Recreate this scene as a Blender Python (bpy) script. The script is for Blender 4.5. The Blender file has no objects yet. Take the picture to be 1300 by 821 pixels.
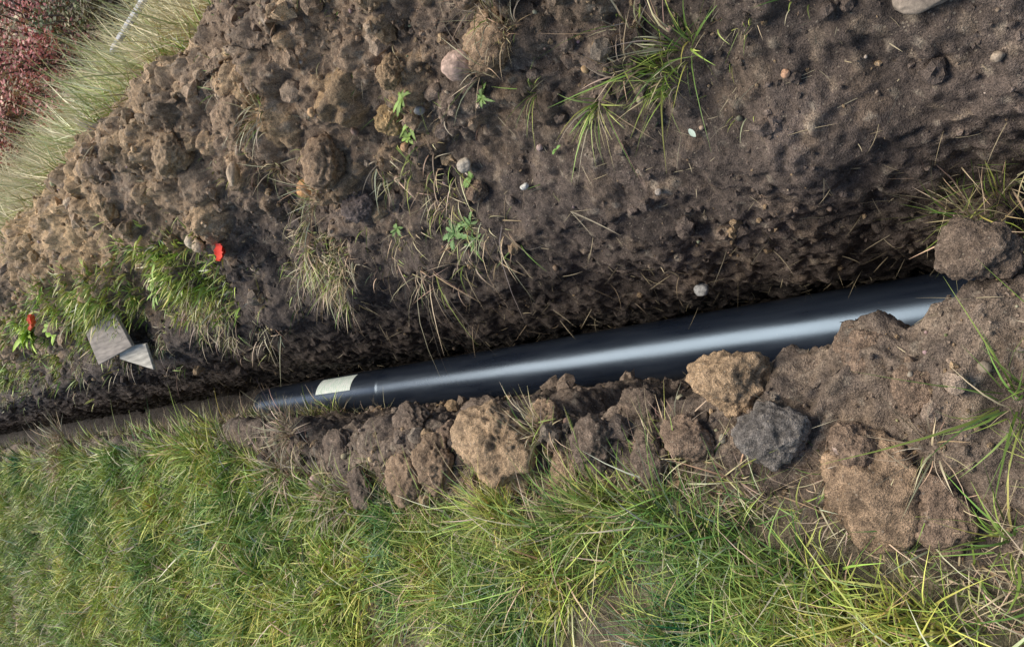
import bpy, math, numpy as np, bmesh
from mathutils import Matrix, Vector, noise as mn
H=1.5
rng=np.random.default_rng(7)
# ---------------------------------------------------------------- noise
def hsh(ix,iy,k):
    ix=(ix.astype(np.int64)&0xffffffff).astype(np.uint64); iy=(iy.astype(np.int64)&0xffffffff).astype(np.uint64)
    h=(ix*np.uint64(374761393)+iy*np.uint64(668265263)+np.uint64(k*2246822519%4294967296))&np.uint64(0xffffffff)
    h=((h^(h>>np.uint64(13)))*np.uint64(1274126177))&np.uint64(0xffffffff)
    h=((h^(h>>np.uint64(16)))*np.uint64(2654435761))&np.uint64(0xffffffff)
    return (h^(h>>np.uint64(15))).astype(np.float64)/4294967296.0
def vn(x,y,k=0):
    xi=np.floor(x);yi=np.floor(y);fx=x-xi;fy=y-yi
    fx=fx*fx*(3-2*fx);fy=fy*fy*(3-2*fy)
    a=hsh(xi,yi,k);b=hsh(xi+1,yi,k);c=hsh(xi,yi+1,k);d=hsh(xi+1,yi+1,k)
    return (a*(1-fx)+b*fx)*(1-fy)+(c*(1-fx)+d*fx)*fy-0.5
def fbm(x,y,k=0,o=4):
    s=0;a=1;ca,sa=.8,.6
    for i in range(o):
        s=s+a*vn(x+17*i,y+31*i,k+i);a*=.5
        x,y=2*(x*ca-y*sa),2*(x*sa+y*ca)
    return s
def lumps(x,y,cell,k,prob):
    X=x/cell;Y=y/cell;xi=np.floor(X);yi=np.floor(Y)
    best=np.zeros_like(X);idc=np.zeros_like(X)
    for di in(-1,0,1):
        for dj in(-1,0,1):
            cx=xi+di;cy=yi+dj
            px=cx+.2+.6*hsh(cx,cy,k);py=cy+.2+.6*hsh(cx,cy,k+1)
            r=.25+.45*hsh(cx,cy,k+2)
            on=hsh(cx,cy,k+3)<prob
            q=1-((X-px)**2+(Y-py)**2)/(r*r)
            h=np.where(on&(q>0),r*np.maximum(q,0)**.5,0)
            m=h>best;best=np.where(m,h,best);idc=np.where(m,hsh(cx,cy,k+4),idc)
    return best*cell,idc
def sm(a,b,v):
    t=np.clip((v-a)/(b-a),0,1);return t*t*(3-2*t)
# ---------------------------------------------------------------- terrain
near=[(-400,0),(-30,0),(-4,0),(-1.6,0),(-.35,.02),(-.10,.05),(-.03,0),(-.04,-.3),(-.10,-.86),(.17,-.88),(.225,-.48),(.39,-.08),(.58,.06),(.85,.30),(1.12,.50),(1.38,.42),(1.95,-.12),(3.5,-.9),(5.5,-1.9),(9,-2.3),(40,-2.3),(400,-2.3)]
far =[(-400,0),(-30,0),(-4,0),(-1.6,0),(-.35,.0),(-.10,.03),(-.03,0),(-.04,-.3),(-.10,-.90),(.18,-.94),(.25,-.48),(.42,-.04),(.62,.06),(.85,.32),(1.15,.50),(1.4,.42),(1.95,-.12),(3.5,-.9),(5.5,-1.9),(9,-2.3),(40,-2.3),(400,-2.3)]
cnt=[6,12,20,90,40,16,36,40,24,60,60,30,60,60,30,40,30,24,16,10,6]
def prof(P):
    xs=[];zs=[]
    for i,c in enumerate(cnt):
        t=np.arange(c)/c
        xs.append(P[i][0]+(P[i+1][0]-P[i][0])*t);zs.append(P[i][1]+(P[i+1][1]-P[i][1])*t)
    xs.append([P[-1][0]]);zs.append([P[-1][1]])
    return np.concatenate(xs),np.concatenate(zs)
nx,nz=prof(near);fx_,fz_=prof(far)
ys=[-.3]
while ys[-1]<500: ys.append(ys[-1]+max(.0075,.0022*ys[-1]**1.25 if ys[-1]>0 else 0))
yb=[-.3];st=.02
while yb[-1]>-300: st*=1.25; yb.append(yb[-1]-st)
Yr=np.array(yb[:0:-1]+ys)
NR=len(Yr);NC=len(nx)
w=np.clip((Yr-1)/3,0,1)[:,None];w=w*w*(3-2*w)
X=nx[None]*(1-w)+fx_[None]*w;Z=nz[None]*(1-w)+fz_[None]*w
Y=np.repeat(Yr[:,None],NC,1)
sx=np.gradient(nx);sz=np.gradient(nz);ds=np.sqrt(sx**2+sz**2)
S=np.cumsum(ds);S=S-S[np.argmin(abs(nx+.03))];S=np.repeat(S[None],NR,0)
n0=-np.gradient(Z,axis=1);n1=np.gradient(X,axis=1);l=np.sqrt(n0**2+n1**2);NX=n0/l;NZ=n1/l
X0=X.copy();Z0=Z.copy()
fade=1-sm(30,60,abs(X))
edge=sm(-.5,-.1,X)*(1-sm(-.03,.1,X))*sm(-.86,-.1,Z)
sh=np.interp(Y,[0,.33,.42,.5,.6,.75,1,1.6,2.4,3.4,5],[.15,.12,.08,.04,.02,.0,-.04,-.06,-.06,-.02,-.03])
eN=np.where(Y<2.8,1,.5)
X=X+edge*(sh+eN*(.05*vn(Y*2.2,Y*0+.5,3)+.06*vn(Y*7,Y*0+.5,4)+.03*vn(Y*19,Y*0+.5,4)))
rw=sm(.3,.5,X)*(1-sm(1.6,2.4,X))
X=X+rw*(.10*vn(Y*1.3,Y*0+.3,5)+.09*vn(Y*4,S*2,6))
soil=sm(-.50,-.35,X0)*(1-sm(1.6,1.9,X0))
spoil=sm(.42,.7,X0)*(1-sm(1.6,1.9,X0))
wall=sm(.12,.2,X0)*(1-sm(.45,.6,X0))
lz=sm(.5,1.9,Y)*.75+.25
dx=.018*fbm(S*22,Y*22,70,3);dy=.018*fbm(S*22,Y*22,75,3)
D=fade*.10*fbm(S*1.2,Y*1.2,10,3)*(.3+.7*spoil)*sm(-.86,-.5,Z0)
f1=fbm(S*5,Y*5,20,5)
D+=soil*.06*f1*(.4+.6*sm(-.8,-.3,Z0))+soil*.026*(0.3-np.abs(fbm(S*18,Y*18,24,4)))
l1,i1=lumps(S+dx*1.6,Y+dy*1.6,.15,30,.55);l2,i2=lumps(S+.3+dx,Y+dy,.07,40,.55);l3,i3=lumps(S+dx*.5,Y+.3+dy*.5,.03,50,.6)
l4,i4=lumps(S+dx*.3,Y+.7+dy*.3,.016,55,.6)
D+=soil*(spoil*.55*l1*lz+(.22+.45*spoil*lz)*l2+(.5)*l3+.5*l4)-spoil*.03
X=X+NX*D;Z=Z+NZ*D
def mixc(a,b,f): return a+(b-a)*f[...,None]
C=np.zeros(X.shape+(3,))+np.array([.108,.081,.063])
big=fbm(S*2.3,Y*2.3,90,4);mid=fbm(S*9,Y*9,95,4)
bf=sm(.45,1.0,X0)*sm(.3,2.2,Y)*.9
bf=np.clip(bf+.5*big*spoil,0,1)
C=mixc(C,np.array([.26,.18,.115]),bf)
C=mixc(C,np.array([.46,.31,.155]),np.clip(sm(.6,1.1,X0)*sm(1.8,4.5,Y)*(.65+1.1*big),0,1)*spoil)
C=mixc(C,np.array([.20,.148,.105]),(1-sm(-.06,.02,X0))*np.clip(.7+.8*mid,0,1))
C=mixc(C,np.array([.44,.29,.15]),((i1>.7)&(l1>.002)).astype(float)*bf*.8)
C=mixc(C,np.array([.37,.25,.14]),((i2>.75)&(l2>.001)).astype(float)*np.clip(bf+.15,0,1)*.75)
C=mixc(C,np.array([.26,.195,.135]),((i3>.82)&(l3>.001)).astype(float)*.6)
C=mixc(C,np.array([.32,.26,.19]),((i4>.93)&(l4>.001)).astype(float)*.6)
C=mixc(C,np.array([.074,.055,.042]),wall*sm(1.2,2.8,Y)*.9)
C=mixc(C,np.array([.036,.028,.022]),(1-sm(-.82,-.40,Z0))*.9)  # dark trench-bottom soil, with recess shade on the wall base painted in
C*= (1+.6*mid+.35*f1)[...,None]
gb=np.interp(Y,[0,.4,.8,1.2,2.4,2.9,3.4,9],[-.38,-.40,-.30,-.32,-.36,-.27,-.12,-.12])+.14*fbm(X*5,Y*5,60,3)
C=mixc(C,np.array([.13,.135,.05]),sm(-.15,-.04,Z0)*(1-sm(-.06,.06,X-gb))*np.clip(.6+1.5*fbm(X*3.3,Y*3.3,200,3)+sm(1.5,3,Y)*.5,0,1))
C=mixc(C,np.array([.34,.29,.15]),sm(1.45,1.7,X0))
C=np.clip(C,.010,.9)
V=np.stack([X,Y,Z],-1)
def attr(me,col):
    a=me.color_attributes.new('Col','FLOAT_COLOR','POINT')
    c=np.ones((len(col),4),np.float32);c[:,:3]=col;a.data.foreach_set('color',c.ravel())
def kmesh(name,V,Q,mat,col,smooth=True,parent=None):
    me=bpy.data.meshes.new(name);k=Q.shape[1]
    me.vertices.add(len(V));me.vertices.foreach_set('co',V.astype(np.float32).ravel())
    me.loops.add(Q.size);me.loops.foreach_set('vertex_index',Q.astype(np.int32).ravel())
    me.polygons.add(len(Q));me.polygons.foreach_set('loop_start',np.arange(0,Q.size,k,dtype=np.int32))
    me.polygons.foreach_set('use_smooth',np.full(len(Q),smooth))
    me.update(calc_edges=True)
    if col is not None: attr(me,col)
    o=bpy.data.objects.new(name,me);bpy.context.collection.objects.link(o)
    me.materials.append(mat)
    if parent: o.parent=parent
    return o
# ---------------------------------------------------------------- materials
def newmat(name):
    m=bpy.data.materials.new(name);m.use_nodes=True
    nt=m.node_tree;return m,nt,nt.nodes['Principled BSDF']
def N(nt,t,**k):
    n=nt.nodes.new(t)
    for a,b in k.items():
        if a in n.inputs.keys(): n.inputs[a].default_value=b
        else: setattr(n,a,b)
    return n
def soilmat(name,scale=1,bump=1.0):
    m,nt,p=newmat(name);L=nt.links.new
    at=N(nt,'ShaderNodeAttribute',attribute_name='Col')
    tc=N(nt,'ShaderNodeTexCoord')
    n1=N(nt,'ShaderNodeTexNoise',Scale=55*scale,Detail=5,Roughness=.7);L(tc.outputs['Object'],n1.inputs['Vector'])
    n2=N(nt,'ShaderNodeTexNoise',Scale=330*scale,Detail=2,Roughness=.7);L(tc.outputs['Object'],n2.inputs['Vector'])
    r1=N(nt,'ShaderNodeMapRange');r1.inputs[1].default_value=.3;r1.inputs[2].default_value=.7;r1.inputs[3].default_value=.45;r1.inputs[4].default_value=1.55
    r2=N(nt,'ShaderNodeMapRange');r2.inputs[1].default_value=.3;r2.inputs[2].default_value=.75;r2.inputs[3].default_value=.45;r2.inputs[4].default_value=1.9
    L(n1.outputs[0],r1.inputs[0]);L(n2.outputs[0],r2.inputs[0])
    mu=N(nt,'ShaderNodeMath',operation='MULTIPLY');L(r1.outputs[0],mu.inputs[0]);L(r2.outputs[0],mu.inputs[1])
    vm=N(nt,'ShaderNodeVectorMath',operation='SCALE');L(at.outputs['Color'],vm.inputs[0]);L(mu.outputs[0],vm.inputs['Scale'])
    vo=N(nt,'ShaderNodeTexVoronoi',Scale=150*scale);L(tc.outputs['Object'],vo.inputs['Vector'])
    sp=N(nt,'ShaderNodeSeparateColor');L(vo.outputs['Color'],sp.inputs[0])
    g1=N(nt,'ShaderNodeMath',operation='GREATER_THAN');g1.inputs[1].default_value=.91;L(sp.outputs[0],g1.inputs[0])
    g2=N(nt,'ShaderNodeMath',operation='LESS_THAN');g2.inputs[1].default_value=.34;L(vo.outputs['Distance'],g2.inputs[0])
    g3=N(nt,'ShaderNodeMath',operation='MULTIPLY');L(g1.outputs[0],g3.inputs[0]);L(g2.outputs[0],g3.inputs[1])
    g4=N(nt,'ShaderNodeMath',operation='MULTIPLY');g4.inputs[1].default_value=.55;L(g3.outputs[0],g4.inputs[0])
    mx=N(nt,'ShaderNodeMix',data_type='RGBA');mx.inputs[7].default_value=(.40,.33,.24,1)
    L(g4.outputs[0],mx.inputs[0]);L(vm.outputs[0],mx.inputs[6]);L(mx.outputs[2],p.inputs['Base Color'])
    ad=N(nt,'ShaderNodeMath',operation='MULTIPLY_ADD');ad.inputs[1].default_value=.35;L(n2.outputs[0],ad.inputs[0]);L(n1.outputs[0],ad.inputs[2])
    bp=N(nt,'ShaderNodeBump',Strength=bump,Distance=.014/scale);L(ad.outputs[0],bp.inputs['Height']);L(bp.outputs[0],p.inputs['Normal'])
    r3=N(nt,'ShaderNodeMapRange');r3.inputs[3].default_value=.95;r3.inputs[4].default_value=.5;L(n1.outputs[0],r3.inputs[0]);L(r3.outputs[0],p.inputs['Roughness'])
    p.inputs['Specular IOR Level'].default_value=.35
    return m
M_soil=soilmat('soil');M_clod=soilmat('clod_soil',1.0,1.0)
def vcolmat(name,rough=.5,spec=.4):
    m,nt,p=newmat(name);L=nt.links.new
    at=N(nt,'ShaderNodeAttribute',attribute_name='Col');L(at.outputs['Color'],p.inputs['Base Color'])
    p.inputs['Roughness'].default_value=rough;p.inputs['Specular IOR Level'].default_value=spec
    return m
M_grass=vcolmat('grass_blades',.45,.35);M_straw=vcolmat('straw',.6,.3);M_leaf=vcolmat('leaf',.55,.3)
def stonemat():
    m,nt,p=newmat('stone');L=nt.links.new
    at=N(nt,'ShaderNodeAttribute',attribute_name='Col');tc=N(nt,'ShaderNodeTexCoord')
    n=N(nt,'ShaderNodeTexNoise',Scale=120,Detail=5,Roughness=.7);L(tc.outputs['Object'],n.inputs['Vector'])
    r=N(nt,'ShaderNodeMapRange');r.inputs[1].default_value=.3;r.inputs[2].default_value=.7;r.inputs[3].default_value=.6;r.inputs[4].default_value=1.3
    L(n.outputs[0],r.inputs[0]);vm=N(nt,'ShaderNodeVectorMath',operation='SCALE');L(at.outputs['Color'],vm.inputs[0]);L(r.outputs[0],vm.inputs['Scale']);L(vm.outputs[0],p.inputs['Base Color'])
    b=N(nt,'ShaderNodeBump',Strength=.4,Distance=.004);L(n.outputs[0],b.inputs['Height']);L(b.outputs[0],p.inputs['Normal']);p.inputs['Roughness'].default_value=.75
    return m
M_stone=stonemat()
I=np.arange(NR*NC).reshape(NR,NC)
Q=np.stack([I[:-1,:-1],I[:-1,1:],I[1:,1:],I[1:,:-1]],-1).reshape(-1,4)
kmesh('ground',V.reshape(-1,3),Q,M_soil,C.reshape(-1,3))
# ---------------------------------------------------------------- surface sampling
e1=V[:-1,1:]-V[:-1,:-1];e2=V[1:,:-1]-V[:-1,:-1]
FN=np.cross(e1,e2);AR=np.linalg.norm(FN,axis=-1);FN=FN/np.maximum(AR[...,None],1e-12)
QX=X[:-1,:-1];QY=Y[:-1,:-1];QZ=Z[:-1,:-1];QX0=X0[:-1,:-1];QG=gb[:-1,:-1];QC=C[:-1,:-1];QZ0=Z0[:-1,:-1]
def sample(n,dens):
    p=(AR*dens).ravel();c=np.cumsum(p);j=np.searchsorted(c,rng.random(n)*c[-1]);j=np.minimum(j,len(p)-1)
    a,b=rng.random((n,1)),rng.random((n,1))
    P=V[:-1,:-1].reshape(-1,3)[j]+e1.reshape(-1,3)[j]*a+e2.reshape(-1,3)[j]*b
    return P,FN.reshape(-1,3)[j],QC.reshape(-1,3)[j]
lim=(abs(X)<10)&(Y>-.4)&(Y<26)&(NZ>.15)
LX,LY,LZ=X[lim],Y[lim],Z[lim]
def gz(x,y): return LZ[np.argmin((LX-x)**2+(LY-y)**2)]
def nrm(a): return a/np.maximum(np.linalg.norm(a,axis=-1,keepdims=True),1e-9)
# ---------------------------------------------------------------- blades
class Acc:
    def __init__(s): s.v=[];s.q=[];s.c=[];s.n=0
    def add(s,v,q,c): s.v.append(v);s.q.append(q+s.n);s.c.append(c);s.n+=len(v)
    def build(s,name,mat,smooth=True,parent=None):
        return kmesh(name,np.concatenate(s.v),np.concatenate(s.q),mat,np.concatenate(s.c),smooth,parent)
def blades(acc,B,d,b,L,W,Cc,seg=4,base=.75,tipc=1.15):
    n=len(B);t=np.linspace(0,1,seg+1)
    P=B[:,None]+L[:,None,None]*(d[:,None]*t[None,:,None]+b[:,None]*(t**2)[None,:,None])
    wd=nrm(np.cross(d,rng.normal(size=(n,3))))
    prof_=np.maximum((1-t**1.8),.04)*(base+(1-base)*np.minimum(t*4,1))
    off=wd[:,None]*(W[:,None]*prof_[None])[...,None]*.5
    v=np.stack([P-off,P+off],2).reshape(-1,3)
    k=2*(seg+1);q0=np.array([[2*i,2*i+1,2*i+3,2*i+2] for i in range(seg)])
    q=(q0[None]+(np.arange(n)*k)[:,None,None]).reshape(-1,4)
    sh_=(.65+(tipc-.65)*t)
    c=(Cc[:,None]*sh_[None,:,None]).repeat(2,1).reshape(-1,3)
    acc.add(v,q,c)
GREEN=np.array([.29,.40,.08]);LIME=np.array([.50,.55,.14]);DEEP=np.array([.15,.24,.05]);STRAW=np.array([.70,.57,.35]);BROWN=np.array([.42,.31,.19])
def palette(n,wts):
    pal=np.array([GREEN,LIME,DEEP,STRAW,BROWN]);w_=np.array(wts,float);j=rng.choice(5,n,p=w_/w_.sum())
    return np.clip(pal[j]*(.7+.55*rng.random((n,1)))*(1+.08*rng.normal(size=(n,3))),.01,.9)
def tufts(acc,P,k,Lm,Wm,wts,spread=.02,lean=.6,bias=(0,0,0),droop=.5,Lsc=None,tint=None):
    n=len(P);B=np.repeat(P,k,0);m=n*k
    an=rng.random(m)*2*math.pi;rr=np.sqrt(rng.random(m))
    o=np.stack([np.cos(an),np.sin(an),0*an],-1)
    B=B+o*(rr*spread)[:,None];B[:,2]-=.004
    bi=np.array(bias)
    d=nrm(o*(lean*rr*rng.random(m)**.5)[:,None]+np.array([0,0,1.])+rng.normal(size=(m,3))*.25+bi*.6)
    h=nrm(o+rng.normal(size=(m,3))*np.array([.8,.8,.0])+bi*1.5);b=h*(droop*(.3+.7*rng.random(m)))[:,None];b[:,2]-=droop*.55*rng.random(m)
    L=Lm*(.35+.9*rng.random(m))
    if Lsc is not None: L*=np.repeat(Lsc,k)
    W=Wm*(.6+.8*rng.random(m))
    c=palette(m,wts)
    if tint is not None: c=c*np.repeat(tint,k,0)
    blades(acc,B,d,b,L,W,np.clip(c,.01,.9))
# lawn on the near bank
ga=Acc()
gd=(QX<QG)&(QX>-(1.1+.2*QY))&(QY>-.25)&(QY<14)
patch=fbm(QX*3.3,QY*3.3,200,3)
fy=sm(1.6,2.8,QY)
dens=gd*np.clip(.5+.5*fy+(2.6-2.1*fy)*patch,.03,1.5)/(1+(np.maximum(QY,0)/2.5)**2)
nT=8400
P,_,_=sample(nT,dens)
ls=(.65+.7*rng.random(nT))*(1+.8*fbm(P[:,0]*4,P[:,1]*4,210,2))
tn=1+1.0*fbm(P[:,0]*5,P[:,1]*5,215,3)[:,None]*np.array([1.3,.8,.6])+.14*rng.normal(size=(nT,1))
near_=P[:,1]<2.2
tufts(ga,P[near_],13,.128,.0047,[5,5,1.6,1.8,.7],.02,.8,(.1,.2,0),.85,ls[near_],tn[near_])
tufts(ga,P[~near_],12,.118,.0078,[5,5.5,1.6,1.4,.5],.05,.9,(-.05,-.05,0),.8,ls[~near_],tn[~near_])
bd=np.exp(-((QX-QG)/.08)**2)*(QY>-.2)*(QY<8)*(QX<.0)/(1+(np.maximum(QY,0)/2.5)**2)
P,_,_=sample(850,bd);tufts(ga,P,10,.09,.003,[1,.5,.3,4,2.5],.03,1.6,(.1,0,-.2),.9)
P,_,_=sample(4200,(QX<QG+.08)*(QX>-(1.1+.2*QY))*(QY>-.25)*(QY<14)/(1+(np.maximum(QY,0)/2.5)**2));tufts(ga,P,5,.08,.003,[.5,.7,.3,4,3],.04,2.5,(0,0,-.4),.5)
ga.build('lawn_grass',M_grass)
# ---------------------------------------------------------------- lip vegetation on the spoil side
gv=Acc()
lipd=np.exp(-((QX0-.72)/.16)**2)*sm(2.6,3.6,QY)*(QY<16)*np.clip(.4+2.4*fbm(QX*4,QY*2.5,220,3),0,1)/(1+(QY/8)**2)
P,_,_=sample(1700,lipd);tufts(gv,P,10,.075,.0095,[5,8,.5,2,.6],.05,1.4,(-.15,0,0),.7,None,1.15+.2*rng.normal(size=(1700,1)))
lipd=np.exp(-((QX0-.53)/.09)**2)*sm(1.4,2.1,QY)*(QY<9)*np.clip(.1+2.6*fbm(QX*5,QY*4,221,3),0,1)/(1+(QY/4)**2)
P,_,_=sample(560,lipd);tufts(gv,P,8,.08,.004,[.8,.8,.2,4,3],.035,1.5,(-.5,0,-.5),.9)
gv.build('bank_grass',M_grass)
sp_=Acc()
P,_,_=sample(420,spoil[:-1,:-1]*(QY>0)*(QY<9)*np.clip(.1+1.6*fbm(QX*3,QY*3,230,3),0,1)/(1+(QY/2.5)**2))
tufts(sp_,P,5,.05,.003,[2,2,1,3,2],.03,1.5,(-.3,0,-.2),.7)
sp_.build('sparse_grass',M_grass)
# pale roots and straw hanging from the cut face
rt=Acc();n=260
P,Nn,_=sample(n,(QX0>.2)*(QX0<.55)*(QY>.1)*(QY<5)*np.clip(.2+2*fbm(QX*4,QY*4,240,2),0,1)/(1+(QY/2.5)**2))
d=nrm(Nn*.35+rng.normal(size=(n,3))*.45+np.array([-.1,0,-.8]));blades(rt,P+Nn*.004,d,rng.normal(size=(n,3))*.25,.03+.09*rng.random(n)**1.5,.0014+.0012*rng.random(n),BROWN*(.6+.9*rng.random((n,1))),4)
rt.build('hanging_roots',M_straw)
def tuft(x,y,n,L,W,wts,lean=1,bias=(-.4,0,-.2),droop=.9,spread=.03,name='grass_tuft',dz=0):
    a=Acc();c=np.array([[x,y,gz(x,y)+.01+dz]])
    k=4 if n>60 else 1
    cc=c+rng.normal(size=(k,3))*np.array([spread*.7,spread*.7,.0])
    tufts(a,cc,n//k,L,W,wts,spread*.6,lean,bias,droop,.6+.7*rng.random(k))
    return a.build(name,M_grass)
G_=[5,3,3,.5,.2];Dd=[.3,.3,.1,5,3];Mx=[2,2,1,4,2]
tuft(.68,.84,150,.13,.0042,[5,3,3,1.5,.5],.8,(-.3,.1,.1),.8,.05)
tuft(.71,.90,80,.12,.004,Dd,1.1,(.3,.2,.1),.8,.05)
tuft(.67,1.07,50,.21,.0042,[4,3,2,2,1],.7,(-.8,-.15,-.3),.9,.03)
tuft(.72,1.25,24,.13,.003,[3,2,2,3,1],1.2,(-.2,.4,-.2),.9,.03)
tuft(.24,.40,130,.11,.003,[1.5,1.5,1,4,2],1.2,(-.1,.1,.2),.8,.06,dz=.10)
tuft(.25,.33,130,.10,.003,[1.5,1.5,1,4,2],1.2,(-.1,.1,.2),.8,.06,dz=.10)
tuft(.84,1.22,140,.085,.003,Dd,1.2,(-.1,0,0),.8,.05,dz=.03)
tuft(.93,1.15,140,.09,.003,Dd,1.2,(-.1,0,0),.8,.05,dz=.03)
tuft(1.0,2.2,150,.12,.0038,Dd,1.0,(-.3,.2,-.1),.9,.08)
tuft(.93,2.5,120,.10,.0038,Dd,1.0,(-.3,0,-.1),.9,.07)
tuft(.74,2.22,120,.08,.003,Dd,1.2,(-.2,0,0),.8,.05,dz=.02)
tuft(.46,1.86,26,.16,.003,Dd,.9,(-1.0,-.3,-1.0),.9,.10)
tuft(.44,1.70,22,.14,.003,Dd,.9,(-1.0,.1,-1.0),.9,.10)
tuft(.57,2.7,90,.09,.0036,Mx,1.0,(-.4,0,-.3),.9,.12)
tuft(.53,2.4,80,.08,.0034,Mx,1.0,(-.5,.5,-.4),.9,.12)
tuft(.50,2.05,80,.08,.0034,Dd,1.0,(-.5,-.4,-.5),.9,.12)
tuft(.40,3.2,70,.12,.004,Dd,1.0,(-.7,0,-.9),.9,.12)
tuft(.63,.63,40,.07,.0028,Mx,1.2,(-.3,0,0),.9,.05)
tuft(-.15,6.3,240,.2,.006,Dd,1.3,(.2,0,0),.8,.12,dz=.03)
tuft(-.05,3.75,220,.13,.005,Dd,1.3,(.1,0,0),.8,.11)
tuft(-.16,2.8,240,.11,.0036,Dd,1.3,(.1,0,-.1),.9,.12)
tuft(-.30,2.5,180,.11,.0036,Dd,1.3,(.1,0,-.1),.9,.12)
tuft(-.2,.47,40,.09,.003,Dd,1.4,(0,0,0),.7,.04)
tuft(-.17,1.42,110,.09,.003,[1,1,.5,4,2],1.4,(.2,0,0),.8,.06)
tuft(-.09,1.85,100,.09,.003,Dd,1.4,(.2,0,0),.8,.06)
tuft(-.10,1.28,90,.08,.003,Mx,1.4,(.2,0,0),.8,.06)
tuft(.10,.40,120,.08,.0026,Dd,1.5,(0,.1,0),.8,.07)
tuft(.04,.50,80,.08,.0026,Mx,1.5,(0,.1,0),.8,.06)
tuft(-.06,2.2,80,.11,.0038,G_,1.2,(.1,0,0),.8,.05)
tuft(-.16,.32,44,.13,.0042,G_,1.2,(.1,.2,0),.9,.06)
tuft(-.26,.20,44,.13,.0042,G_,1.2,(.1,.2,0),.9,.06)
tuft(-.05,.22,24,.11,.004,G_,1.2,(.1,.2,0),.9,.06)
tuft(-.30,.40,34,.12,.0042,G_,1.2,(.1,.2,0),.9,.06)
st_=Acc();n=1500
P,Nn,_=sample(n,soil[:-1,:-1]*(QY>-.1)*(QY<7)*(QX0<1.4)*(.4+1.2*(abs(QX0-.35)<.25))/(1+(np.maximum(QY,0)/2)**2))
t_=nrm(np.cross(Nn,rng.normal(size=(n,3))));d=nrm(t_+Nn*.12+np.array([-.3,0,-.2]))
blades(st_,P+Nn*.006,d,rng.normal(size=(n,3))*.12,.02+.09*rng.random(n)**2,.0012+.0013*rng.random(n),STRAW*(.4+.6*rng.random((n,1))),3)
st_.build('loose_straw',M_straw)
# ---------------------------------------------------------------- crumbs, pebbles, clods
def ico(sub):
    bm=bmesh.new();bmesh.ops.create_icosphere(bm,subdivisions=sub,radius=1);v=np.array([x.co for x in bm.verts]);f=np.array([[y.index for y in x.verts] for x in bm.faces]);bm.free();return v,f
def rough(v,seed,amp=.35,fr=1.2,oc=3,ang=True):
    out=[];o=Vector((seed*7.3,seed*3.1,seed*1.7))
    for p in v:
        q=Vector(p)
        r=1+amp*mn.fractal(q*fr+o,1.0,2.0,oc)
        if ang: r-=amp*.5*mn.voronoi(q*fr*1.3+o)[0][0]
        out.append(p*r)
    return np.array(out)
def rots(n):
    q=nrm(rng.normal(size=(n,4)));a,b,c,d=q.T
    return np.stack([1-2*(c*c+d*d),2*(b*c-a*d),2*(b*d+a*c),2*(b*c+a*d),1-2*(b*b+d*d),2*(c*d-a*b),2*(b*d-a*c),2*(c*d+a*b),1-2*(b*b+c*c)],-1).reshape(n,3,3)
def scatter(name,P,Nn,Cc,size,sub,mat,smooth,amp=.45,nv=6,sink=.25,fr=1.2):
    v0,f0=ico(sub);acc=Acc();var=rng.integers(0,nv,len(P))
    for k in range(nv):
        m=var==k;n=m.sum()
        if not n: continue
        v=rough(v0,k+sub*11,amp,fr);R=rots(n)
        vv=v[None]*(.7+.5*rng.random((n,1,3)))*size[m][:,None,None]
        vv=np.einsum('nij,nkj->nki',R,vv)+ (P[m]+Nn[m]*(size[m]*(.5-sink))[:,None])[:,None]
        q=(f0[None]+(np.arange(n)*len(v))[:,None,None]).reshape(-1,3)
        acc.add(vv.reshape(-1,3),q,np.repeat(Cc[m],len(v),0))
    return acc.build(name,mat,smooth)
sd=soil[:-1,:-1]*(QY>-.2)*(QY<9)*(.25+.9*spoil[:-1,:-1]+1.0*(QX0<-.03)*(QX>QG-.05))*(1-.8*((QX0>-.05)&(QX0<.25)))*np.clip(.7+1.3*patch,.1,2)/(1+(np.maximum(QY,0)/2)**2)
def soilcol(n,c):
    k=c*(.9+.8*rng.random((n,1)));j=rng.random(n)
    k[j>.84]=np.array([.40,.275,.155])*(.7+.5*rng.random((int((j>.84).sum()),1)));return np.clip(k,.015,.7)
n=11500;P,Nn,c=sample(n,sd);scatter('soil_crumbs',P,Nn,soilcol(n,c),(.0022+.006*rng.random(n)**2.5)*(1+P[:,1]*.22),1,M_clod,False)
n=1900;P,Nn,c=sample(n,sd*(.3+.7*lz[:-1,:-1]));scatter('soil_lumps',P,Nn,soilcol(n,c),(.007+.026*rng.random(n)**2.5)*(1+P[:,1]*.12),2,M_clod,False,.5,8,.4)
n=480;P,Nn,c=sample(n,sd);cs=np.array([.42,.32,.22])*(.5+.8*rng.random((n,1)))*(1+.12*rng.normal(size=(n,3)));scatter('pebbles',P,Nn,np.clip(cs,.03,.6),(.003+.010*rng.random(n)**3)*(1+P[:,1]*.15),2,M_stone,True,.25,6,.2)
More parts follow.
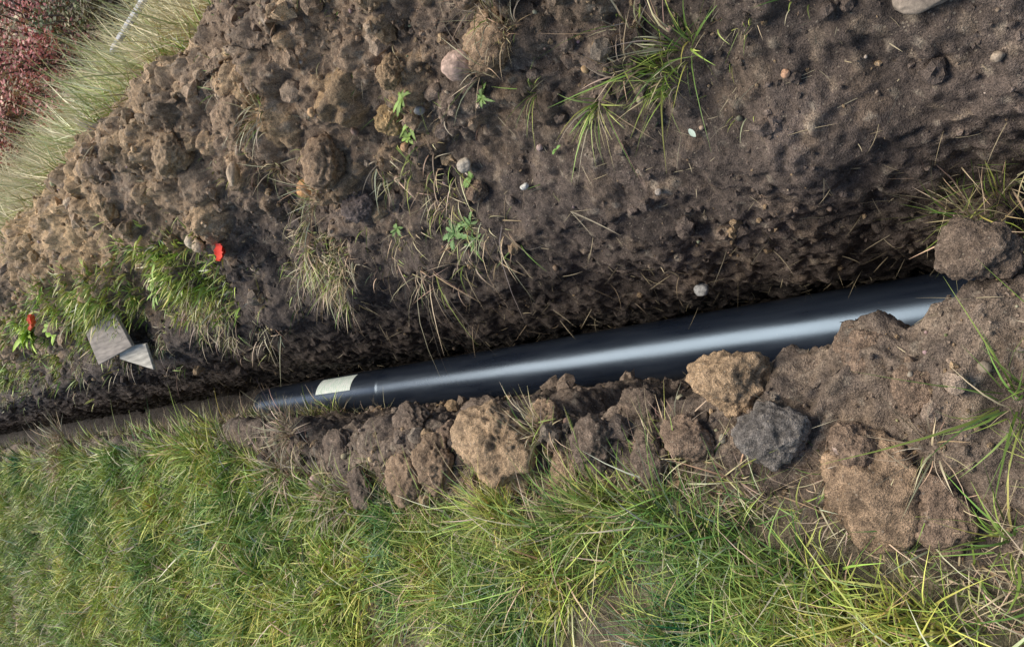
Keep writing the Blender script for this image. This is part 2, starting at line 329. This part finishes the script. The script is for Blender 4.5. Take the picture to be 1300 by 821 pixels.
def clod(x,y,s,col,seed,dz=.0,name='soil_clod',mat=None,sub=5,amp=.34,rz=0,z=None,fine=.085,fr=.95):
    v,f=ico(sub);o=Vector((seed*5.1,seed*2.3,seed))
    out=np.empty_like(v);cc=np.empty_like(v);col=np.array(col)
    for i,p in enumerate(v):
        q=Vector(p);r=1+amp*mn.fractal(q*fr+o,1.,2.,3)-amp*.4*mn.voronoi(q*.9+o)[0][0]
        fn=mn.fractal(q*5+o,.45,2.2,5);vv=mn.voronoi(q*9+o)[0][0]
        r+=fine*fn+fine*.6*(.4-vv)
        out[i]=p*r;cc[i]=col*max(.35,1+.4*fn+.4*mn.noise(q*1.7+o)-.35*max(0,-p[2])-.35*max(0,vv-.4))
    out*=np.array(s)/2
    a=rz;R=np.array([[math.cos(a),-math.sin(a),0],[math.sin(a),math.cos(a),0],[0,0,1]]);out=out@R.T
    zz=gz(x,y) if z is None else z
    out+=np.array([x,y,zz+s[2]*.16+dz])
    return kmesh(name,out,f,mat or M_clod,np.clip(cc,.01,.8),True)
OC=(.40,.27,.155);BR=(.235,.16,.105);GY=(.18,.155,.13);MD=(.32,.215,.13);DK=(.17,.122,.085)
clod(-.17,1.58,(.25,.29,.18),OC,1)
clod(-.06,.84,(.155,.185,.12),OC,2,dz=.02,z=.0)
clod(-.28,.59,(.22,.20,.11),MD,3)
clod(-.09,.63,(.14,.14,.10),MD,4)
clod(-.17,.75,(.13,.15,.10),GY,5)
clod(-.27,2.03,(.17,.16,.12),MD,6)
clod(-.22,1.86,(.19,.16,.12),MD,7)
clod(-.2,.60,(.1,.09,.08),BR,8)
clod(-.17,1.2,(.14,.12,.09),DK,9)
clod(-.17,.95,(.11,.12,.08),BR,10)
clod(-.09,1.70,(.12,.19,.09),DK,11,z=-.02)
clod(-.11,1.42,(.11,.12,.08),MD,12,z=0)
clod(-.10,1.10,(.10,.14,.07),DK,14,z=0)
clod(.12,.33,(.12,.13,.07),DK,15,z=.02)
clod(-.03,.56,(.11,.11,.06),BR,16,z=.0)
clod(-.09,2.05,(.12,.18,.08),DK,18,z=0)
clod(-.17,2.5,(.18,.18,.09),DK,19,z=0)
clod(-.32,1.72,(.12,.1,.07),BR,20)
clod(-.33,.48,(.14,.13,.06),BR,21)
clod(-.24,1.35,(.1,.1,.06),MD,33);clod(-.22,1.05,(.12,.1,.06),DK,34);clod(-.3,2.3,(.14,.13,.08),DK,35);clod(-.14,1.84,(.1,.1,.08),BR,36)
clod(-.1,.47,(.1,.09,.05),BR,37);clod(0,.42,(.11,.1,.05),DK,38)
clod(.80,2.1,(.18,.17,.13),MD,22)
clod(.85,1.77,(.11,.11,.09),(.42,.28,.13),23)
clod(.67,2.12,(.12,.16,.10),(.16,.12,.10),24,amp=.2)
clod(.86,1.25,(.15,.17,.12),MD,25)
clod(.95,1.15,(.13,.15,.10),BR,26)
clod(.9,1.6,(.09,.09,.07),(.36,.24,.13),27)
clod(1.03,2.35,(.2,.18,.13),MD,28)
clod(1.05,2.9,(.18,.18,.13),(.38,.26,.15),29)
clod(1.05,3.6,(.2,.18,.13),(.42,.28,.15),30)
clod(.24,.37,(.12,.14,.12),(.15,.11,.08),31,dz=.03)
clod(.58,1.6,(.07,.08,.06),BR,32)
def stone(x,y,s,col,seed,dz=0,rz=0): return clod(x,y,s,np.array(col)*1.25,seed,dz,'stone',M_stone,4,.22,rz,None,.012,.8)
stone(.84,1.37,(.075,.10,.07),(.42,.29,.22),40,.04)
stone(.65,1.58,(.045,.06,.04),(.40,.34,.26),41,.02)
stone(.77,2.30,(.075,.075,.06),(.46,.24,.09),42,.04)
stone(.88,2.56,(.10,.045,.05),(.42,.31,.2),43,.05)
stone(.54,1.40,(.02,.03,.02),(.5,.48,.42),44,.008)
stone(.20,1.16,(.04,.05,.03),(.32,.31,.29),45,.01)
stone(-.28,2.64,(.05,.05,.05),(.42,.28,.23),46,.02)
stone(.08,.335,(.028,.035,.025),(.42,.4,.36),47,.01)
stone(.45,.25,(.02,.022,.02),(.30,.23,.16),48,.008)
stone(.59,.31,(.08,.13,.03),(.20,.16,.12),49,-.005)
stone(-.2,.62,(.035,.035,.03),(.3,.22,.17),50,.04)
stone(.77,3.17,(.06,.08,.06),(.5,.4,.28),51,.05)
stone(.73,3.1,(.06,.06,.05),(.45,.34,.22),52,.05)
stone(.62,1.3,(.02,.02,.02),(.42,.3,.25),53,.005)
stone(.42,1.0,(.02,.02,.015),(.3,.25,.2),54,.005)
stone(.75,1.75,(.03,.03,.02),(.35,.2,.1),55,.01)
stone(.7,1.9,(.03,.03,.02),(.42,.3,.2),56,.01);stone(.9,1.95,(.035,.03,.025),(.45,.28,.14),57,.01);stone(.55,.6,(.02,.02,.015),(.42,.24,.14),58,.005)
# ---------------------------------------------------------------- pipe
def tube(name,prof_,cx,cz,mat,parent=None,a0=0,a1=2*math.pi,seg=96):
    closed=abs(a1-a0-2*math.pi)<1e-6;k=seg if closed else seg+1
    an=a0+(a1-a0)*np.arange(k)/seg
    v=[]
    for (y,r) in prof_:
        v.append(np.stack([cx+r*np.sin(an),0*an+y,cz+r*np.cos(an)],-1))
    v=np.concatenate(v);q=[]
    for i in range(len(prof_)-1):
        for j in range(k if closed else k-1):
            j2=(j+1)%k;q.append([i*k+j,i*k+j2,(i+1)*k+j2,(i+1)*k+j])
    return kmesh(name,v,np.array(q),mat,None,True,parent)
pm,nt,p=newmat('black_polyethylene');L=nt.links.new
tc=N(nt,'ShaderNodeTexCoord');mp=N(nt,'ShaderNodeMapping');mp.inputs['Scale'].default_value=(14,1.6,14);L(tc.outputs['Object'],mp.inputs[0])
n1=N(nt,'ShaderNodeTexNoise',Scale=1.5,Detail=7,Roughness=.65);L(mp.outputs[0],n1.inputs['Vector'])
n2=N(nt,'ShaderNodeTexNoise',Scale=90,Detail=4,Roughness=.7);L(tc.outputs['Object'],n2.inputs['Vector'])
cr=N(nt,'ShaderNodeValToRGB');cr.color_ramp.elements[0].position=.4;cr.color_ramp.elements[0].color=(.010,.014,.024,1);cr.color_ramp.elements[1].position=.9;cr.color_ramp.elements[1].color=(.036,.044,.058,1)  # bluish tone in the black base imitates the sky highlight
L(n1.outputs[0],cr.inputs[0])
# sparse dusty soil flecks
fr_=N(nt,'ShaderNodeMapRange');fr_.inputs[1].default_value=.66;fr_.inputs[2].default_value=.76;fr_.inputs[3].default_value=0;fr_.inputs[4].default_value=.6;L(n2.outputs[0],fr_.inputs[0])
mx=N(nt,'ShaderNodeMix',data_type='RGBA');mx.inputs[7].default_value=(.16,.13,.10,1);L(fr_.outputs[0],mx.inputs[0]);L(cr.outputs[0],mx.inputs[6]);L(mx.outputs[2],p.inputs['Base Color'])
rr=N(nt,'ShaderNodeMapRange');rr.inputs[1].default_value=.3;rr.inputs[2].default_value=.7;rr.inputs[3].default_value=.25;rr.inputs[4].default_value=.34;L(n1.outputs[0],rr.inputs[0]);L(rr.outputs[0],p.inputs['Roughness'])
bp=N(nt,'ShaderNodeBump',Strength=.05,Distance=.002);L(n2.outputs[0],bp.inputs['Height']);L(bp.outputs[0],p.inputs['Normal'])
p.inputs['Specular IOR Level'].default_value=.9;p.inputs['Specular Tint'].default_value=(.62,.80,1,1)  # blue specular tint colours the highlight like reflected sky
px_,pz_=.038,-.748;R0=.114
pp=[(-60,R0)]+[(y,R0) for y in np.linspace(-3,3.18,24)]
pp+=[(3.195,R0),(3.2,R0+.001),(3.215,R0+.001),(3.22,R0+.0004),(3.4,R0+.0004),(4.50,R0+.0004),(4.6,R0-.003),(4.603,R0-.006),(4.603,R0-.013),(4.5,R0-.014),(2.0,R0-.014)]
pipe=tube('water_pipe',pp,px_,pz_,pm)
lm,nt,p=newmat('paper_label');L=nt.links.new
tc=N(nt,'ShaderNodeTexCoord');br=N(nt,'ShaderNodeTexBrick',Scale=26);br.inputs['Color1'].default_value=(.72,.76,.70,1);br.inputs['Color2'].default_value=(.45,.62,.50,1);br.inputs['Mortar'].default_value=(.8,.82,.78,1);br.inputs['Mortar Size'].default_value=.035
L(tc.outputs['Object'],br.inputs['Vector']);L(br.outputs[0],p.inputs['Base Color']);p.inputs['Roughness'].default_value=.45
tube('label',[(3.44,R0+.0025),(3.62,R0+.0025),(3.80,R0+.0025)],px_,pz_,lm,pipe,math.radians(12),math.radians(62),16)
# ---------------------------------------------------------------- board, red flowers, leaf, twig, weeds
def slab(name,cx,cy,cz,pts,th,rot,col,parent=None,mat=None):
    R=Matrix.Rotation(rot[2],3,'Z')@Matrix.Rotation(rot[1],3,'Y')@Matrix.Rotation(rot[0],3,'X')
    bm=bmesh.new();vs=[bm.verts.new((x,y,-th/2)) for x,y in pts];f=bm.faces.new(vs)
    r=bmesh.ops.extrude_face_region(bm,geom=[f]);bmesh.ops.translate(bm,vec=(0,0,th),verts=[e for e in r['geom'] if isinstance(e,bmesh.types.BMVert)])
    bmesh.ops.bevel(bm,geom=bm.edges[:],offset=th*.15,segments=1,affect='EDGES');bmesh.ops.recalc_face_normals(bm,faces=bm.faces)
    for v in bm.verts: v.co=R@v.co+Vector((cx,cy,cz))
    me=bpy.data.meshes.new(name);bm.to_mesh(me);bm.free();attr(me,np.tile(np.array(col),(len(me.vertices),1)));me.materials.append(mat)
    o=bpy.data.objects.new(name,me);bpy.context.collection.objects.link(o)
    if parent:o.parent=parent
    return o
wmt,nt,p=newmat('weathered_wood');L=nt.links.new
tc=N(nt,'ShaderNodeTexCoord');mp=N(nt,'ShaderNodeMapping');mp.inputs['Scale'].default_value=(60,6,60);L(tc.outputs['Object'],mp.inputs[0])
n1=N(nt,'ShaderNodeTexNoise',Scale=1,Detail=6);L(mp.outputs[0],n1.inputs['Vector']);at=N(nt,'ShaderNodeAttribute',attribute_name='Col')
r=N(nt,'ShaderNodeMapRange');r.inputs[1].default_value=.3;r.inputs[2].default_value=.7;r.inputs[3].default_value=.6;r.inputs[4].default_value=1.3;L(n1.outputs[0],r.inputs[0])
vm=N(nt,'ShaderNodeVectorMath',operation='SCALE');L(at.outputs['Color'],vm.inputs[0]);L(r.outputs[0],vm.inputs['Scale']);L(vm.outputs[0],p.inputs['Base Color']);p.inputs['Roughness'].default_value=.8
bz=gz(.57,4.75)
slab('wooden_board',.55,4.78,bz+.09,[(-.13,-.30),(.10,-.26),(.12,.28),(-.10,.30)],.02,(0,-.30,.12),(.27,.23,.19),None,wmt)
slab('broken_tile',.425,4.64,bz-.005,[(-.10,-.17),(.06,-.22),(.07,.12),(-.01,.20)],.015,(.1,-.4,-.1),(.50,.46,.38),None,wmt)
slab('wooden_plank',2.7,4.85,gz(2.7,4.85)+.36,[(-.035,-.5),(.035,-.5),(.035,.5),(-.035,.5)],.03,(0,.2,.1),(.42,.41,.40),None,wmt)
def leafblades(acc,B,d,b,L,W,Cc,lobes=5,seg=12,amp=.45):
    t=np.linspace(0,1,seg+1);n=len(B)
    P=B[:,None]+L[:,None,None]*(d[:,None]*t[None,:,None]+b[:,None]*(t**2)[None,:,None])
    wd=nrm(np.cross(d,np.array([0,0,1.])+.2*rng.normal(size=(n,3))))
    pr=np.sin(math.pi*np.clip(t*.93+.05,0,1))**.7*(1-amp*(np.arange(seg+1)%2))
    off=wd[:,None]*(W[:,None]*pr[None])[...,None]*.5;up=np.array([0,0,1.])*W[:,None,None]*.12
    v=np.stack([P-off+up,P,P+off+up],2).reshape(-1,3);k=3*(seg+1)
    q0=np.array([[3*i+a_,3*i+1+a_,3*i+4+a_,3*i+3+a_] for i in range(seg) for a_ in(0,1)])
    acc.add(v,(q0[None]+(np.arange(n)*k)[:,None,None]).reshape(-1,4),np.repeat(Cc,k,0))
def weed(x,y,n,L,W,col=GREEN,name='weed_plant',amp=.45,up=.5):
    a=Acc();an=rng.random(n)*6.28;o=np.stack([np.cos(an),np.sin(an),0*an+up*(.5+rng.random(n))],-1);d=nrm(o)
    b=np.stack([.2*rng.normal(size=n),.2*rng.normal(size=n),-.45*np.ones(n)],-1);B=np.repeat(np.array([[x,y,gz(x,y)+.012]]),n,0)
    leafblades(a,B,d,b,L*(.5+.6*rng.random(n)),W*(.6+.5*rng.random(n)),np.array(col)*(.6+.6*rng.random((n,1))),amp=amp)
    return a.build(name,M_leaf)
weed(.49,1.77,14,.085,.022,(.19,.32,.11));weed(.44,1.70,8,.055,.016,(.19,.31,.10));weed(.50,1.68,8,.05,.015,(.19,.31,.10))
weed(.62,1.60,9,.05,.016,(.21,.33,.08));weed(.8,1.68,18,.055,.016,(.25,.37,.08),amp=.2);weed(.83,1.6,14,.05,.015,(.25,.37,.08),amp=.2);weed(.78,1.74,12,.045,.015,(.25,.37,.08),amp=.2)
weed(.77,1.38,10,.05,.016,(.21,.33,.09));weed(.60,1.25,5,.025,.012,(.18,.32,.07),amp=.1);weed(.56,2.0,9,.045,.015,(.2,.32,.09))
weed(.79,6.1,70,.26,.05,(.48,.66,.09),amp=.15,up=1.2);weed(.74,5.7,50,.2,.04,(.42,.62,.09),amp=.15,up=1.2)
weed(.7,4.0,24,.11,.026,(.28,.42,.09),amp=.15,up=1);weed(.76,3.5,24,.10,.024,(.30,.44,.09),amp=.15,up=1)
def poppy(x,y,s,col,dz):
    a=Acc();n=6;an=np.arange(n)*6.28/n+.3;d=nrm(np.stack([np.cos(an),np.sin(an),0*an+.5],-1));b=np.stack([0*an,0*an,0*an+.1],-1)
    B=np.repeat(np.array([[x,y,gz(x,y)+dz]]),n,0)
    leafblades(a,B,d,b,np.full(n,s),np.full(n,s*1.2),np.array(col)*(.7+.5*rng.random((n,1))),seg=8,amp=.08)
    blades(a,np.array([[x,y,gz(x,y)]]),np.array([[0,0,1.]]),np.array([[0,0,0.]]),np.array([dz]),np.array([.006]),GREEN[None])
    a.build('red_flower',M_leaf)
poppy(.68,2.98,.045,(.85,.09,.05),.06);poppy(.74,5.4,.06,(.7,.13,.06),.12)
a=Acc();leafblades(a,np.array([[.52,.85,gz(.53,.85)+.012]]),nrm(np.array([[-.7,-.5,.1]])),np.array([[0,0,.05]]),np.array([.03]),np.array([.012]),np.array([[.5,.6,.5]]),amp=.0);a.build('fallen_leaf',M_leaf)
a=Acc();q=np.array([[.44,1.28,gz(.44,1.28)+.03]]*3);d=nrm(np.array([[-.5,-.7,-.35],[-.2,-.9,-.2],[-.8,-.3,-.6]]));blades(a,q,d,np.array([[0,.1,0],[.1,0,.1],[0,0,.1]]),np.array([.17,.09,.1]),np.array([.004,.003,.003]),np.array([[.5,.42,.28]]*3));a.build('twig',M_straw)
# ---------------------------------------------------------------- meadow and bushes
ma=Acc()
md=(QX>1.7)*(QX<7.5)*(QY>.8)*(QY<26)/(1+(QY/7)**2)*np.where(QX<5.2,1,.4)
n=30000;P,_,_=sample(n,md)
d=nrm(np.array([.15,.25,1.])+rng.normal(size=(n,3))*.32);b=nrm(np.array([.5,.6,-.25])+rng.normal(size=(n,3))*.6)*.5
pf=fbm(P[:,0]*1.2,P[:,1]*1.2,300,3)
c=np.where((pf+.25*rng.normal(size=n)>.34)[:,None],np.array([.46,.48,.17]),np.array([.88,.74,.42]))*(.8+.3*rng.random((n,1)))*(1+.5*pf[:,None])
blades(ma,P,d,b,(.2+.25*rng.random(n))*(1+.6*pf),.006+.007*rng.random(n),np.clip(c,0,.9),3,tipc=1.1)
P,_,_=sample(600,np.exp(-((QX-1.75)/.22)**2)*(QY>1)*(QY<14));tufts(ma,P,10,.14,.007,[3,5,.5,6,1],.06,1,(0,0,0),.6)
ma.build('meadow_grass',M_grass)
def bush(name,x,y,r,h,cols,n,leaf,seed):
    g0=np.random.default_rng(seed);a=Acc();z0=gz(x,y) if abs(x)<10 else -2.3
    k=26;an=g0.random(k)*6.28;tip=np.stack([x+r*.85*np.cos(an)*np.sqrt(g0.random(k)),y+r*.85*np.sin(an)*np.sqrt(g0.random(k)),z0+h*(.5+.5*g0.random(k))],-1)
    B=np.array([[x,y,z0]])+g0.normal(size=(k,3))*np.array([.12,.12,0]);v=tip-B;Ln=np.linalg.norm(v,axis=1)
    for _ in range(2): blades(a,B,v/Ln[:,None]-np.array([0,0,-.1]),np.tile(np.array([[0,0,-.1]]),(k,1)),Ln,np.full(k,.04),np.tile(np.array([[.14,.10,.08]]),(k,1)),5)
    kc=150;j=g0.integers(0,k,kc);t=.2+.8*g0.random(kc);cc=B[j]+v[j]*t[:,None]+g0.normal(size=(kc,3))*r*.22
    cc[:,2]=np.maximum(cc[:,2],z0+.1)
    vv=cc-(B[j]+v[j]*(t*.85)[:,None]);ln=np.linalg.norm(vv,axis=1);blades(a,B[j]+v[j]*(t*.85)[:,None],nrm(vv),0*vv,ln*1.2,np.full(kc,.014),np.tile(np.array([[.22,.15,.12]]),(kc,1)),2)
    cid=g0.integers(0,kc,n);P=cc[cid]+g0.normal(size=(n,3))*r*.085*np.array([1,1,.8])
    colc=np.array(cols)[g0.integers(0,len(cols),kc)]*(.65+.7*g0.random((kc,1)))
    cl=np.clip(colc[cid]*(.7+.6*g0.random((n,1))),.01,.88)
    u=nrm(g0.normal(size=(n,3))*np.array([1,1,.5]));w2=nrm(np.cross(u,np.array([0,0,1.])+.6*g0.normal(size=(n,3))));s=leaf*(.6+.8*g0.random((n,1)))
    q=np.stack([P-u*s*.5,P+w2*s*.28,P+u*s*.5,P-w2*s*.28],1).reshape(-1,3)
    a.add(q,np.arange(4*n).reshape(n,4),np.repeat(cl,4,0))
    a.build(name,M_leaf)
RED=[(.80,.30,.27),(.85,.40,.36),(.72,.25,.22),(.58,.36,.26),(.42,.34,.20)];GRN=[(.20,.22,.10),(.15,.17,.08),(.30,.25,.14),(.24,.18,.13)];MIX=[(.6,.28,.22),(.28,.25,.14),(.42,.28,.2),(.2,.2,.1)]
bush('red_bush',4.7,9.6,1.15,2.2,RED,7000,.055,1)
bush('red_bush',5.6,12.2,1.5,2.7,RED,8500,.06,2)
bush('red_bush',5.0,12.6,1.1,1.5,RED+MIX,6000,.06,3)
bush('green_bush',5.7,9.0,1.1,2.0,GRN,7000,.05,4)
bush('green_bush',7.3,11.0,1.5,2.6,GRN,7000,.06,5)
bush('green_bush',4.35,7.7,.6,1.1,GRN,5000,.045,6)
bush('green_bush',5.0,7.3,.8,1.4,GRN,5000,.045,16)
bush('green_bush',8.2,14.5,1.8,3.2,GRN,7000,.07,7)
bush('green_bush',6.2,16.5,1.6,2.4,MIX,6000,.07,8)
bush('red_bush',7.4,8.0,1.3,2.2,MIX,5000,.06,9)
# ---------------------------------------------------------------- camera, light
a=math.radians(10.1);th=math.radians(44.5)
g=Vector((math.sin(a),math.cos(a),0));r=Vector((math.cos(a),-math.sin(a),0));up=Vector((0,0,1))
F=g*math.cos(th)-up*math.sin(th);U=g*math.sin(th)+up*math.cos(th)
cam=bpy.data.cameras.new('camera');co=bpy.data.objects.new('camera',cam);bpy.context.collection.objects.link(co)
M=Matrix((-U,r,-F)).transposed().to_4x4();M.translation=(0,0,H);co.matrix_world=M
cam.lens=26.03;cam.shift_y=-45.5/1300;cam.clip_end=2000;cam.clip_start=.02
bpy.context.scene.camera=co
w=bpy.data.worlds.new('World');bpy.context.scene.world=w;w.use_nodes=True
nt=w.node_tree;sk=nt.nodes.new('ShaderNodeTexSky');sk.sky_type='NISHITA';sk.sun_disc=False
el=math.radians(58);sd_=Vector((.30,.75,0)).normalized();sdir=Vector((sd_.x*math.cos(el),sd_.y*math.cos(el),math.sin(el)))
sk.sun_elevation=el;sk.sun_rotation=math.atan2(sd_.x,sd_.y)
nt.links.new(sk.outputs[0],nt.nodes['Background'].inputs[0]);nt.nodes['Background'].inputs[1].default_value=.15
Ls=bpy.data.lights.new('sun','SUN');Ls.energy=4.2;Ls.angle=math.radians(40);Ls.color=(1,.93,.82);lo=bpy.data.objects.new('sun',Ls);bpy.context.collection.objects.link(lo)
lo.rotation_euler=sdir.to_track_quat('Z','Y').to_euler()
vs=bpy.context.scene.view_settings;vs.view_transform='Standard';vs.look='None';vs.exposure=0
